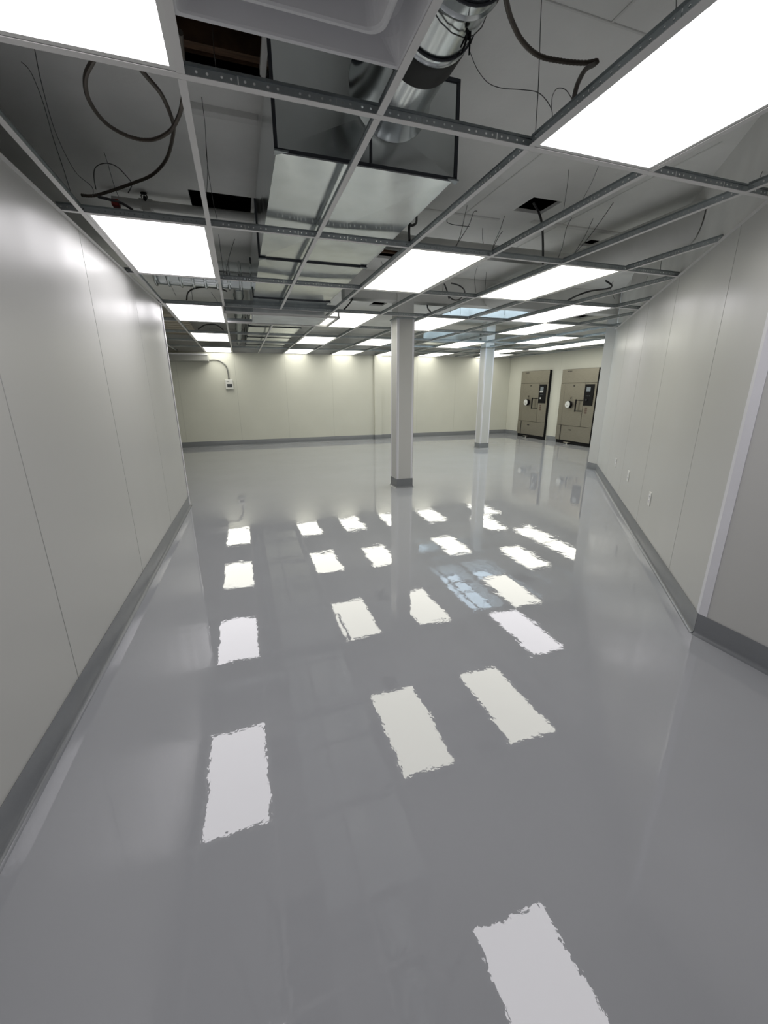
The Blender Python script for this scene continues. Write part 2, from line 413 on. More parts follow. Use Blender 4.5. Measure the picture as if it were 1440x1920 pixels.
for k in range(4):
    x0, x1, y0, y1 = ((EXT[0], EXT[0]+.05, EXT[2], EXT[3]), (EXT[1]-.05, EXT[1], EXT[2], EXT[3]), (EXT[0], EXT[1], EXT[2], EXT[2]+.05), (EXT[0], EXT[1], EXT[3]-.05, EXT[3]))[k]
    m.box(x0, x1, y0, y1, DECK, 3.06)
m.build('attic_side', M['attic'], roof)
for k, y in enumerate([1.64, 1.95, 2.26, 2.46, 4.90]):
    xa, xb = (-1.0, 1.0) if y < 3 or (3.9 < y < 4.5) else ((2.0, 3.0) if y < 3.5 else ((1.2, 2.2) if y < 5 else (2.0, 2.9)))
    m = MB(); m.box(xa, xb, y - 0.022, y + 0.022, DECK + 0.03, DECK + 0.17); m.build('joist', M['wood'], roof)
# framing rim of the biggest opening, and lath strips over the recess
m = MB(); m.box(-0.14, 0.24, 2.50, 2.54, DECK - 0.0, DECK + 0.16); m.build('joist', M['wood'], roof)
for k in range(26):
    y = 8.3 + k * 0.112
    m = MB(); m.bbox(XL + 0.1, -0.78, y, y + 0.07, 2.60 + 0.004*(k % 3), 2.63 + 0.004*(k % 3), 0.003); m.build('lath_strip', M['lath'], deck)
# raised strips / joint bands on the old ceiling
for (xa, xb, y, w, h) in ((-0.10, 0.235, 2.80, 0.05, 0.03), (1.1, 2.3, 1.75, 0.012, 0.004), (2.6, 4.0, 3.55, 0.05, 0.012), (1.2, 2.3, 3.62, 0.03, 0.008)):
    m = MB(); m.bbox(xa, xb, y, y + w, DECK - h, DECK + 0.002, 0.002); m.build('ceiling_batten', M['drywall'], deck)
for (x, ya, yb) in ((1.57, -0.5, 1.75), (1.95, 1.76, 3.6), (2.9, 2.2, 4.6)):
    m = MB(); m.bbox(x, x + 0.012, ya, yb, DECK - 0.004, DECK + 0.002, 0.001); m.build('ceiling_batten', M['drywall'], deck)
# girder over the near column
m = MB(); m.bbox(1.35, XR - 0.01, 5.50, 5.68, 2.475, DECK, 0.006)
tag(m.build('girder', M['drywall']), 'painted girder crossing above the grid over the lone column', 'beam', kind='structure')

# skylight
sk = empty('window_1', (4.76, 7.3, DECK)); tag(sk, 'twin pane skylight with pale blue daylight above the grid', 'skylight', kind='structure')
for n_, (a, b, c, d) in enumerate(wells):
    m = MB(); t_ = 0.018
    m.box(a, a+t_, c, d, DECK - 0.01, 3.06); m.box(b-t_, b, c, d, DECK - 0.01, 3.06); m.box(a, b, c, c+t_, DECK - 0.01, 3.06); m.box(a, b, d-t_, d, DECK - 0.01, 3.06)
    o = m.build('well_lining', M['pipew'], None); o.parent = sk; o.matrix_parent_inverse = Matrix.Translation((-4.76, -7.3, -DECK))
    m = MB(); m.box(a+t_, b-t_, c+t_, d-t_, 3.0, 3.008); o = m.build('pane', M['glass']); o.parent = sk; o.matrix_parent_inverse = Matrix.Translation((-4.76, -7.3, -DECK))
    for f in (0.5,):
        m = MB(); m.box(a+t_, b-t_, c + (d-c)*f - .015, c + (d-c)*f + .015, 2.985, 3.0); o = m.build('glazing_bar', M['white']); o.parent = sk; o.matrix_parent_inverse = Matrix.Translation((-4.76, -7.3, -DECK))

# ------------------------------------------------------------------ ceiling grid
grid = empty('ceiling_grid', (0, 0, 0)); tag(grid, 'suspended ceiling grid of white tees, most of its cells left open', 'ceiling grid')
def tee_mesh(L, name='main_tee'):
    m = MB()
    m.box(0, L, -0.012, 0.012, 0.0, 0.0018, 0)
    m.box(0, L, -0.011, 0.011, 0.0018, 0.0026, 1)
    m.quad((0, 0, 0.0026), (L, 0, 0.0026), (L, 0, 0.030), (0, 0, 0.030), 1)
    m.box(0, L, -0.0035, 0.0035, 0.030, 0.038, 2)
    return m
def add_tee(name, p, q, dz=0.0):
    p, q = Vector(p), Vector(q); L = (q - p).length
    if L < 0.04: return
    key = round(L, 3)
    if (name, key) in TEE: o = share(name, TEE[name, key], grid)
    else:
        o = tee_mesh(L).build(name, [M['teew'], M['teeg'], M['galvd']], grid); TEE[name, key] = o
    o.location = (p.x, p.y, G + dz); o.rotation_euler = (0, 0, math.atan2(q.y - p.y, q.x - p.x))
    return o
TEE = {}
def xr_at(y): return C0.x if y < C0.y else (xdiag(y) if y < C1.y else (C1.x if y < C2.y else XR))
for j in range(-3, 8):
    y = gy(j); xl = xl_at(y) if y < 5.45 else XL
    add_tee('main_tee', (xl, y), (xr_at(y), y))
for i in range(-4, 15):
    x = gx(i)
    for j in range(-4, 8):
        y0, y1 = max(gy(j), YR), min(gy(j+1), YB)
        if x < -0.8: y0 = max(y0, 5.46)
        if x > C0.x: y0 = max(y0, ydiag(x) if x < C1.x else C2.y)
        if x > XR - .02 or y1 - y0 < 0.05: continue
        if i == 2 and j == 3: y0 = 6.0
        if (i, j) in ((2, -2),): continue
        add_tee('cross_tee', (x, y0 + (0.013 if abs(y0 - gy(j)) < 1e-6 else 0)), (x, y1 - 0.013))
def angle(p, q, n):
    p, q, n = Vector(p), Vector(q), Vector(n); m = MB()
    m.prism([p, q, q + n*0.022, p + n*0.022], G - 0.0015, G - 0.0002); m.prism([p, q, q + n*0.0022, p + n*0.0022], G, G + 0.022)
    m.build('wall_angle', M['teew'], grid)
angle(PL[0], PL[1], nl); angle((C0.x, YR), C0, (-1, 0)); angle(C0, C1, DN); angle((XL, YB), (XR, YB), (0, -1)); angle((XR, C2.y), (XR, YB), (-1, 0)); angle((C2.x, C2.y), (XR, C2.y), (0, 1))
# dropped frame around the duct step
fr = empty('dropped_frame', (0.57, 5.64, 2.195)); tag(fr, 'small dropped frame of grid bars hanging around the duct step', 'frame')
def bar(x0, x1, y0, y1, z0, z1, mm='teew'):
    m = MB(); m.box(x0-.57, x1-.57, y0-5.64, y1-5.64, z0-2.195, z1-2.195); m.build('frame_bar', M[mm], fr)
bar(-0.07, 1.215, 5.276, 5.300, 2.195, 2.197); bar(-0.07, 1.229, 5.276, 5.2785, 2.195, 2.219); bar(-0.07, 0.235, 5.286, 5.290, 2.219, 2.262, 'galvd')
bar(-0.07, 1.215, 5.98, 6.004, 2.195, 2.197); bar(-0.07, 1.229, 5.98, 5.9825, 2.195, 2.217); bar(-0.07, 1.10, 5.990, 5.994, 2.217, 2.25, 'galvd')
bar(-0.082, -0.058, 5.276, 6.004, 2.195, 2.199); bar(1.205, 1.229, 5.276, 6.004, 2.195, 2.199); bar(1.205, 1.2075, 5.276, 6.004, 2.195, 2.219)
for x in (-0.07, 1.217):
    for y in (5.288, 5.992):
        bar(x-.011, x+.011, y-.002, y+.002, 2.195, G); bar(x-.012, x-.0095, y-.011, y+.011, 2.195, G)
bar(-0.07, 1.20, 5.296, 5.30, G+.038, G+.075, 'galvd')

# ------------------------------------------------------------------ LED panels
def led_proto(kind):
    r = empty('ceiling_light'); m = MB(); a, b = DX/2 - 0.008, DY/2 - 0.008; w = 0.020
    for (x0, x1, y0, y1) in ((-a, a, -b, -b+w), (-a, a, b-w, b), (-a, -a+w, -b+w, b-w), (a-w, a, -b+w, b-w)): m.box(x0, x1, y0, y1, 0.0032, 0.014)
    m.build('frame', M['white'], r)
    m = MB(); m.quad((-a+w, -b+w, 0.006), (-a+w, b-w, 0.006), (a-w, b-w, 0.006), (a-w, -b+w, 0.006)); m.build('diffuser', M[kind], r)
    m = MB(); m.box(-a+.01, a-.01, -b+.01, b-.01, 0.0142, 0.034); bk = m.build('back_tray', M['galvd'], r)
    m = MB(); m.bbox(-0.05, 0.05, -0.14, 0.14, 0.034, 0.07, 0.003); m.build('driver_box', M['white'], r)
    return r
def copy_tree(o, parent=None):
    c = o.copy(); COL.objects.link(c); c.parent = parent
    for ch in list(o.children): copy_tree(ch, c)
    return c
lights = [(0,-1,'cool','cool white glowing panel next to the square air diffuser',None), (3,-1,'cool','large cool white glowing panel beside the round metal duct and a looped cable',None),
 (0,1,'cool','cool white glowing panel below the sprinkler pipe by the plain partition',None), (0,3,'cool','cool white glowing panel just past the ribbed duct, at the end of the plain partition',None), (0,5,'warm','warm glowing panel before the slatted strips over the recess',None), (0,7,'warm','warm glowing panel above the wall controller and its conduit',None),
 (3,1,'warm','large warm glowing panel at the brown cut opening beside the big duct',None), (3,3,'warm','warm glowing panel behind the corner of the small dropped frame',None), (3,5,'warm','warm glowing panel beside the big duct, between the dropped frame and the back wall row',None), (3,7,'warm','back wall row glowing panel beside the far end of the big duct',None),
 (5,1,'warm','large warm glowing panel at the black cord hanging from the square opening',None), (5,3,'warm','warm glowing panel next to the top of the lone middle column, under the girder',None), (5,5,'warm','warm glowing panel behind the lone middle column, before the back wall row',None), (5,7,'warm','back wall row glowing panel second from the big duct',None),
 (7,2,'cool','cool white glowing panel near the slanting wall, bluer than its neighbours',None), (8,3,'warm','warm glowing panel right behind the bluish panel near the slanting wall',None), (8,5,'warm','glowing panel under the blue lit skylight edge',None), (10,4,'warm','single warm glowing panel between the bluish panel and the end to end pair',None), (12,4,'warm','first of two glowing panels set end to end along the steriliser wall',None), (12,5,'warm','second of two glowing panels set end to end along the steriliser wall',None),
 (7,7,'warm','back wall row glowing panel above the cream wall pilaster',None), (9,7,'warm','back wall row glowing panel between the two white columns',None), (11,6,'warm','warm glowing panel behind the column that stands before the sterilisers',None), (12,7,'warm','back wall row glowing panel in the corner nearest the sterilisers',None),
 (3,-4,'cool','added unseen glowing panel at the entry end by the short wall',None)]  # out-of-view panel, added so the near floor and plenum stay brighter
protos = {}
for (i, j, k, lab, grp) in lights:
    if k not in protos: o = protos[k] = led_proto(k)
    else: o = copy_tree(protos[k])
    o.location = (gx(i) + DX/2, gy(j) + DY/2, G)
    if 'group' in o: del o['group']
    tag(o, lab, 'ceiling light', grp)

# ------------------------------------------------------------------ square air diffuser
r = empty('air_diffuser', (0.235, 1.115, G)); tag(r, 'white square air diffuser with stepped coves set in the grid', 'air diffuser')
def sq_ring(mb, prof):
    for (a, z), (a2, z2) in zip(prof[:-1], prof[1:]):
        n = 6
        def loop(a, z):
            rr = 0.012 if a > 0.28 else max(0.0005, min(0.045, a*0.2)); pts = []
            for q in range(4):
                cx, cy = ((1,1),(-1,1),(-1,-1),(1,-1))[q]
                for k in range(n+1):
                    w = q*math.pi/2 + k/n*math.pi/2
                    pts.append(((a-rr)*cx + rr*math.cos(w), (a-rr)*cy + rr*math.sin(w), z))
            return pts
        L1, L2 = loop(a, z), loop(a2, z2); N = len(L1)
        for k in range(N): mb.quad(L1[k], L1[(k+1) % N], L2[(k+1) % N], L2[k])
m = MB(); sq_ring(m, [(0.302, 0.010), (0.302, 0.0032), (0.290, 0.0032), (0.287, 0.008)]); m.build('flange', M['diff'], r, smooth=True)
for a in (0.287, 0.196, 0.105):
    m = MB(); sq_ring(m, [(a, 0.008), (a - 0.012, 0.050), (a - 0.020, 0.080), (a - 0.032, 0.092), (a - 0.050, 0.092), (a - 0.058, 0.078), (a - 0.068, 0.016), (a - 0.073, 0.007), (a - 0.078, 0.004), (a - 0.086, 0.004), (a - 0.091, 0.008)])
    m.build('cove_ring', M['diff'], r, smooth=True)
m = MB(); sq_ring(m, [(0.0142, 0.008), (0.010, 0.02), (0.001, 0.02)]); m.build('centre_plate', M['diff'], r, smooth=True)
m = MB(); m.box(-0.296, 0.296, -0.296, 0.296, 0.102, 0.12); m.tube([(0, 0, 0.12), (0, 0, 0.26)], 0.10, 20); m.build('back_box', M['galvd'], r)

# ------------------------------------------------------------------ rectangular duct with round take-off
dx0, dx1, dz0, dz1 = 0.24, 1.055, 2.323, 2.685
du = empty('sheet_metal_duct', (0.65, 2.065, dz0)); tag(du, 'large rectangular galvanised duct with diagonal creases running above the grid', 'duct')
def dbuild(mb, name, mm, parent=None, smooth=False):
    o = mb.build(name, mm, None, smooth); o.parent = du if parent is None else parent
    if parent is None: o.matrix_parent_inverse = Matrix.Translation((-0.65, -2.065, -dz0))
    return o
def duct_section(ya, yb, z0, z1):
    m = MB(); c = 0.009
    def face(p, nrm):
        ctr = sum((Vector(q) for q in p), Vector()) / 4 + Vector(nrm) * c
        for k in range(4):
            n = len(m.v); m.v += [tuple(p[k]), tuple(p[(k+1) % 4]), tuple(ctr)]; m.f.append((n, n+1, n+2)); m.m.append(0)
    a, b = dx0, dx1
    face([(a,ya,z0),(b,ya,z0),(b,yb,z0),(a,yb,z0)], (0,0,-1)); face([(a,ya,z1),(b,ya,z1),(b,yb,z1),(a,yb,z1)], (0,0,1))
    face([(a,ya,z0),(a,yb,z0),(a,yb,z1),(a,ya,z1)], (-1,0,0)); face([(b,ya,z0),(b,yb,z0),(b,yb,z1),(b,ya,z1)], (1,0,0))
    face([(a,ya,z0),(b,ya,z0),(b,ya,z1),(a,ya,z1)], (0,-1,0)); face([(a,yb,z0),(b,yb,z0),(b,yb,z1),(a,yb,z1)], (0,1,0))
    return dbuild(m, 'duct_section', M['galvs'] if z0 < 2.25 else M['galv'])
def flange(y, z0, z1, w=0.012):
    m = MB(); a, b, o = dx0, dx1, 0.010
    m.box(a-o, b+o, y-w/2, y+w/2, z0-o, z0+.004); m.box(a-o, b+o, y-w/2, y+w/2, z1-.004, z1+o)
    m.box(a-o, a+.004, y-w/2, y+w/2, z0, z1); m.box(b-.004, b+o, y-w/2, y+w/2, z0, z1)
    f = dbuild(m, 'flange', M['seam'])
    for x in (a, b):
        cm = MB(); s = 1 if x == a else -1
        cm.prism([(x - s*.012, y-.02), (x + s*.045, y-.02), (x - s*.012, y+.02)], z0-.014, z0-.008); dbuild(cm, 'corner_clip', M['galvd'])
for ya, yb, z0 in ((2.07, 3.58, dz0), (3.58, 5.02, dz0), (5.02, 5.34, dz0), (5.34, 5.97, 2.203), (5.97, 7.4, dz0+.03), (7.4, 8.85, dz0+.03), (8.85, 10.3, dz0+.03), (10.3, 11.34, dz0+.03)):
    duct_section(ya, yb - 0.002, z0, dz1)
for y, z0 in ((2.07, dz0), (3.58, dz0), (5.02, dz0), (7.4, dz0+.03), (8.85, dz0+.03), (10.3, dz0+.03)): flange(y, z0, dz1)
m = MB(); m.box(0.640, 0.646, 2.055, 2.0625, dz0, 2.47); dbuild(m, 'standing_seam', M['seam'])
# round take-off
rc, zc, rr = 0.736, 2.600, 0.150
def lathe_y(prof, n=40):
    mb = MB()
    for (y, q) in prof:
        for k in range(n):
            w = 2*math.pi*k/n; mb.v.append((rc + q*math.cos(w), y, zc + q*math.sin(w)))
    for i in range(len(prof)-1):
        for k in range(n): mb.f.append((i*n+k, i*n+(k+1) % n, (i+1)*n+(k+1) % n, (i+1)*n+k)); mb.m.append(0)
    return mb
dbuild(lathe_y([(2.064, 0.185), (2.05, 0.178), (1.97, 0.158), (1.90, 0.1545), (1.76, 0.153)]), 'takeoff_collar', M['galv'], smooth=True)
dbuild(lathe_y([(1.765, 0.1555), (1.755, 0.1585), (1.665, 0.1585), (1.655, 0.1555)]), 'sealant_band', M['rubber'], smooth=True)
prof = []; y = 1.66
while y > -2.9:
    for dy, q in ((0, .152), (.008, .1565), (.016, .152), (.018, .150), (.19, .150)): prof.append((y - dy, q))
    y -= 0.20
rp = dbuild(lathe_y(prof), 'round_pipe', M['galv'], smooth=True)
bd = MB()
for yy in (1.62, 1.40):
    bd.tube([(rc + .154*math.cos(w/36*2*math.pi), yy, zc + .154*math.sin(w/36*2*math.pi)) for w in range(37)], 0.004, 6)
dbuild(bd, 'hoop', M['seam'])
# cable tie bundle and wire on the round pipe
kt = empty('cable_tie_bundle', (0.79, 1.50, 2.455)); tag(kt, 'tuft of black cable ties knotted under the round duct', 'cable ties')
for k in range(7):
    m = MB(); a = random.uniform(-.6, .6); b_ = random.uniform(-.5, .5); L = random.uniform(.02, .045)
    m.tube([(random.uniform(-.01, .01), random.uniform(-.012, .012), 0), (a*L, b_*L*1.6, -L)], [0.004, 0.0025], 5); m.build('tie_tail', M['black'], kt)
m = MB(); m.tube([(rc + .157*math.cos(w) - .79, 1.50 - 1.50 + 0.05*math.cos(w), zc + .157*math.sin(w) - 2.455) for w in [k/20*2*math.pi for k in range(21)]], 0.0018, 6); m.build('loop', M['wire'], kt)
# flexible ribbed duct on the partition side, small metal ducts
m = MB(); prof = []; x = -0.70; R_ = []
while x < 0.235:
    for dx_, q in ((0, .126), (.010, .142), (.022, .142), (.032, .126), (.11, .126)): prof.append((x + dx_, 5.1, 2.53)); R_.append(q)
    x += 0.115
m.tube(prof, R_, 24)
tag(m.build('ribbed_duct', M['galv'], None, True), 'ribbed metal flexible duct joining the big duct behind a light', 'duct')
gp = empty('grey_pipe', (0.10, 5.25, 2.47)); tag(gp, 'grey pipe running beside the big duct toward the back wall', 'pipe')
m = MB(); m.tube([(0, 0, 0), (0, 6.05, 0)], 0.055, 20); m.build('pipe_run', M['galvd'], gp, True)
for y in (0.5, 2.0, 3.5, 5.0):
    m = MB(); m.tube([(.058*math.sin(a), y, -.058*math.cos(a)) for a in [k*math.pi/12 for k in range(-12, 13)]], 0.004, 5); m.box(-.010, .010, y-.002, y+.002, .055, DECK - 2.473); m.build('strap', M['galvd'], gp)
m = MB(); m.bbox(3.9, 6.4, 8.86, 9.25, 2.36, 2.62, 0.006)
tag(m.build('cross_duct', M['galv']), 'metal duct below the skylight catching its blue light', 'duct')

# ------------------------------------------------------------------ pipes
sp = empty('sprinkler_pipe', (-0.4, 4.05, 2.735)); tag(sp, 'white sprinkler pipe with one upright black sprinkler head', 'pipe')
m = MB(); m.tube([(xl_at(4.05) + .4, 0, 0), (2.0, 0, 0.0)], 0.030, 18); m.build('pipe_run', M['pipew'], sp, True)
q = aty(275, 385, 4.05)
m = MB(); m.tube([(q.x+.4-.045, 0, 0), (q.x+.4+.045, 0, 0)], 0.038, 16); m.bbox(q.x+.4-.03, q.x+.4+.03, -.03, .03, -.05, .03, .006); m.build('tee_fitting', M['pipew'], sp, True)
hd = MB(); hx = q.x + .4
hd.tube([(hx, -.03, .02), (hx, -.045, .035)], 0.012, 10); hd.tube([(hx, -.04, .01), (hx, -.055, .02), (hx, -.06, .045)], 0.004, 6)
hd.tube([(hx-.018, -.06, .02), (hx-.02, -.065, .032), (hx-.008, -.07, .045)], .004, 6); hd.tube([(hx+.018, -.06, .02), (hx+.02, -.065, .032), (hx+.008, -.07, .045)], .004, 6)
hd.tube([(hx, -.07, .044), (hx, -.074, .050)], 0.022, 14)
hd.build('sprinkler_head', M['black'], sp, True)
m = MB(); m.tube([(1.10, 3.75, 2.575), (3.25, 3.75, 2.575)], 0.062, 24)
tag(m.build('insulated_pipe', M['pipew'], None, True), 'thick white insulated pipe crossing between big duct and slanting wall', 'pipe')
m = MB(); N_ = 36
for end in (0, 1):
    for k in range(N_):
        w_ = 2*math.pi*k/N_; x_ = 3.42 + 0.135*math.cos(w_); m.v.append((x_, 5.45 if end else ydiag(x_) + 0.008, 2.585 + 0.135*math.sin(w_)))
for k in range(N_): m.f.append((k, (k+1) % N_, N_ + (k+1) % N_, N_ + k)); m.m.append(0)
m.f.append(tuple(range(N_))); m.m.append(0); m.f.append(tuple(range(N_, 2*N_))); m.m.append(0)
tag(m.build('white_round_duct', M['pipew'], None, True), 'fat white round duct coming out of the slanting wall', 'duct')
m = MB(); m.bbox(4.55, 4.85, 6.02, 6.18, 2.36, 2.79, 0.004)
tag(m.build('white_drop_box', M['pipew']), 'white box shaft dropping from the old ceiling near the skylight', 'shaft')
for k, (px, py, sx, sy, rz, lab) in enumerate(((1115, 486, .12, .20, .5, 'curled flap of torn white drywall hanging by the fat white duct'), (1160, 474, .22, .12, 1.1, 'wide torn drywall strip hanging at the ceiling opening'), (1200, 520, .14, .14, .8, 'square white scrap of drywall tilted above the slanting wall'))):
    c = at(px, py, 2.70)
    if k == 2: c = at(px, py, 2.5)
    m = MB(); N = 6
    for i in range(N):
        for j in range(3):
            for zz in (0, .008):
                m.v.append(((i/(N-1)-.5)*sx, (j/2-.5)*sy + random.uniform(-.01, .01), zz - .09*math.sin(i/(N-1)*2.2)**2 + random.uniform(-.006, .006)))
    def I(i, j, k_): return (i*3+j)*2+k_
    for i in range(N-1):
        for j in range(2):
            for k_ in (0, 1): m.f.append((I(i,j,k_), I(i+1,j,k_), I(i+1,j+1,k_), I(i,j+1,k_))); m.m.append(0)
        for j in (0, 2): m.f.append((I(i,j,0), I(i+1,j,0), I(i+1,j,1), I(i,j,1))); m.m.append(0)
    for i in (0, N-1):
        for j in range(2): m.f.append((I(i,j,0), I(i,j+1,0), I(i,j+1,1), I(i,j,1))); m.m.append(0)
    o = m.build('drywall_flap', M['pipew'], None, True); o.location = c; o.rotation_euler = (0.2, 0.3, rz)
    tag(o, lab, 'drywall scrap')

# ------------------------------------------------------------------ cables and hanger wires
def ribbed(name, pts, r, m_, label, cat='cable', rib=0.007):
    p = resample(spline(pts, 14), rib); mb = MB()
    mb.tube(p, [r * (1.0 if k % 2 else 0.86) for k in range(len(p))], 9)
    return tag(mb.build(name, M[m_], None, True), label, cat)
def cable(name, pts, r, m_, label, cat='cable', group=None):
    mb = MB(); mb.tube(spline(pts, 8), r, 6)
    return tag(mb.build(name, M[m_], None, True), label, cat, group)
def P(px, py, z): return at(px, py, z)
ribbed('armoured_cable', [P(205, 60, 2.34), P(175, 112, 2.42), P(160, 148, 2.46), P(168, 190, 2.49), P(200, 232, 2.52), P(245, 257, 2.53), P(285, 262, 2.52), P(318, 246, 2.50), P(335, 218, 2.48), P(342, 190, 2.47), P(345, 150, 2.46), P(338, 60, 2.42)], 0.0085, 'conduit', 'dark armoured cable bent in a big loop beside the first partition light')
ribbed('armoured_cable', [P(240, 100, 2.36), P(272, 140, 2.45), P(303, 178, 2.49), P(322, 222, 2.515), P(325, 250, 2.53), P(312, 298, 2.55), P(285, 328, 2.54), P(245, 345, 2.51), P(205, 359, 2.48), P(175, 367, 2.45), P(153, 366, 2.43)], 0.0085, 'conduit', 'dark armoured cable hooking down to a loose end near the sprinkler head')
ribbed('armoured_cable', [P(945, -30, 2.50), P(950, 5, 2.52), P(960, 40, 2.54), P(980, 78, 2.55), P(1010, 104, 2.56), P(1050, 114, 2.56), P(1095, 118, 2.56), P(1120, 114, 2.57), P(1112, 122, 2.55), P(1098, 130, 2.50), P(1084, 155, 2.42), P(1077, 180, 2.36), P(1074, 200, 2.31)], 0.0085, 'conduit', 'dark armoured cable sagging down onto the big light by the round duct')
cable('tied_cable', [P(184, 369, 2.36), P(205, 374, 2.35), P(228, 381, 2.34), P(248, 393, 2.306)], 0.007, 'cable', 'short black cable lying across the partition side of the grid')
m = MB(); c = P(217, 380, 2.345); m.bbox(c.x-.018, c.x+.018, c.y-.02, c.y+.02, c.z-.02, c.z+.012, .003); tag(m.build('red_clip', M['red']), 'dark red clip pinching the short black cable', 'clip')
cable('black_cord', [P(781, 405, 2.75), P(780, 418, 2.62), P(772, 423, 2.55), P(768, 420, 2.52), P(767, 435, 2.44), P(768, 452, 2.31)], 0.009, 'black', 'black cord looping down at the corner of the big duct')
cable('black_cord', [P(1000, 380, 2.82), P(1010, 398, 2.75), P(1016, 420, 2.62), P(1018, 455, 2.45), P(1018, 496, 2.30)], 0.009, 'cable', 'black cord dropping straight out of the square ceiling opening')
cable('dark_cord', [P(833, 532, 2.55), P(838, 545, 2.48), P(842, 560, 2.38)], 0.008, 'cable', 'short dark cord behind the second light past the big duct')
cable('dark_cord', [P(846, 531, 2.58), P(860, 535, 2.58), P(870, 543, 2.52), P(872, 556, 2.38)], 0.008, 'cable', 'bent dark cord arching over the tee beside the girder')
cable('dark_cord', [P(843, 557, 2.50), P(850, 562, 2.44), P(860, 562, 2.44), P(866, 557, 2.50)], 0.008, 'cable', 'dark cord sagging in a small bow under the girder')
cable('dark_cord', [P(805, 555, 2.60), P(801, 566, 2.52), P(802, 578, 2.42), P(807, 584, 2.31)], 0.009, 'cable', 'dark cord drooping beside the top of the lone column')
cable('dark_cord', [P(1135, 526, 2.62), P(1147, 535, 2.56), P(1140, 541, 2.50), P(1110, 545, 2.44), P(1085, 553, 2.40), P(1065, 563, 2.31)], 0.010, 'cable', 'dark cord kinked sideways near the slanting wall')
cable('dark_cord', [P(350, 562, 2.33), P(353, 548, 2.46), P(368, 540, 2.52), P(395, 539, 2.52), P(415, 542, 2.50), P(425, 546, 2.46)], 0.008, 'cable', 'dark cord arching below the ribbed duct')
cable('dark_cord', [P(372, 617, 2.34), P(385, 609, 2.44), P(405, 609, 2.44), P(419, 619, 2.32)], 0.009, 'cable', 'dark cord bowed over the light before the slatted strips')
cable('dark_cord', [P(664, 545, 2.55), P(660, 562, 2.46), P(650, 575, 2.34), P(645, 580, 2.31)], 0.009, 'cable', 'dark cord bending down beside the dropped frame')
wgrp = 'hanger wires of the ceiling grid'
wlab = 'thin twisted steel hanger wire between the grid and the old ceiling'
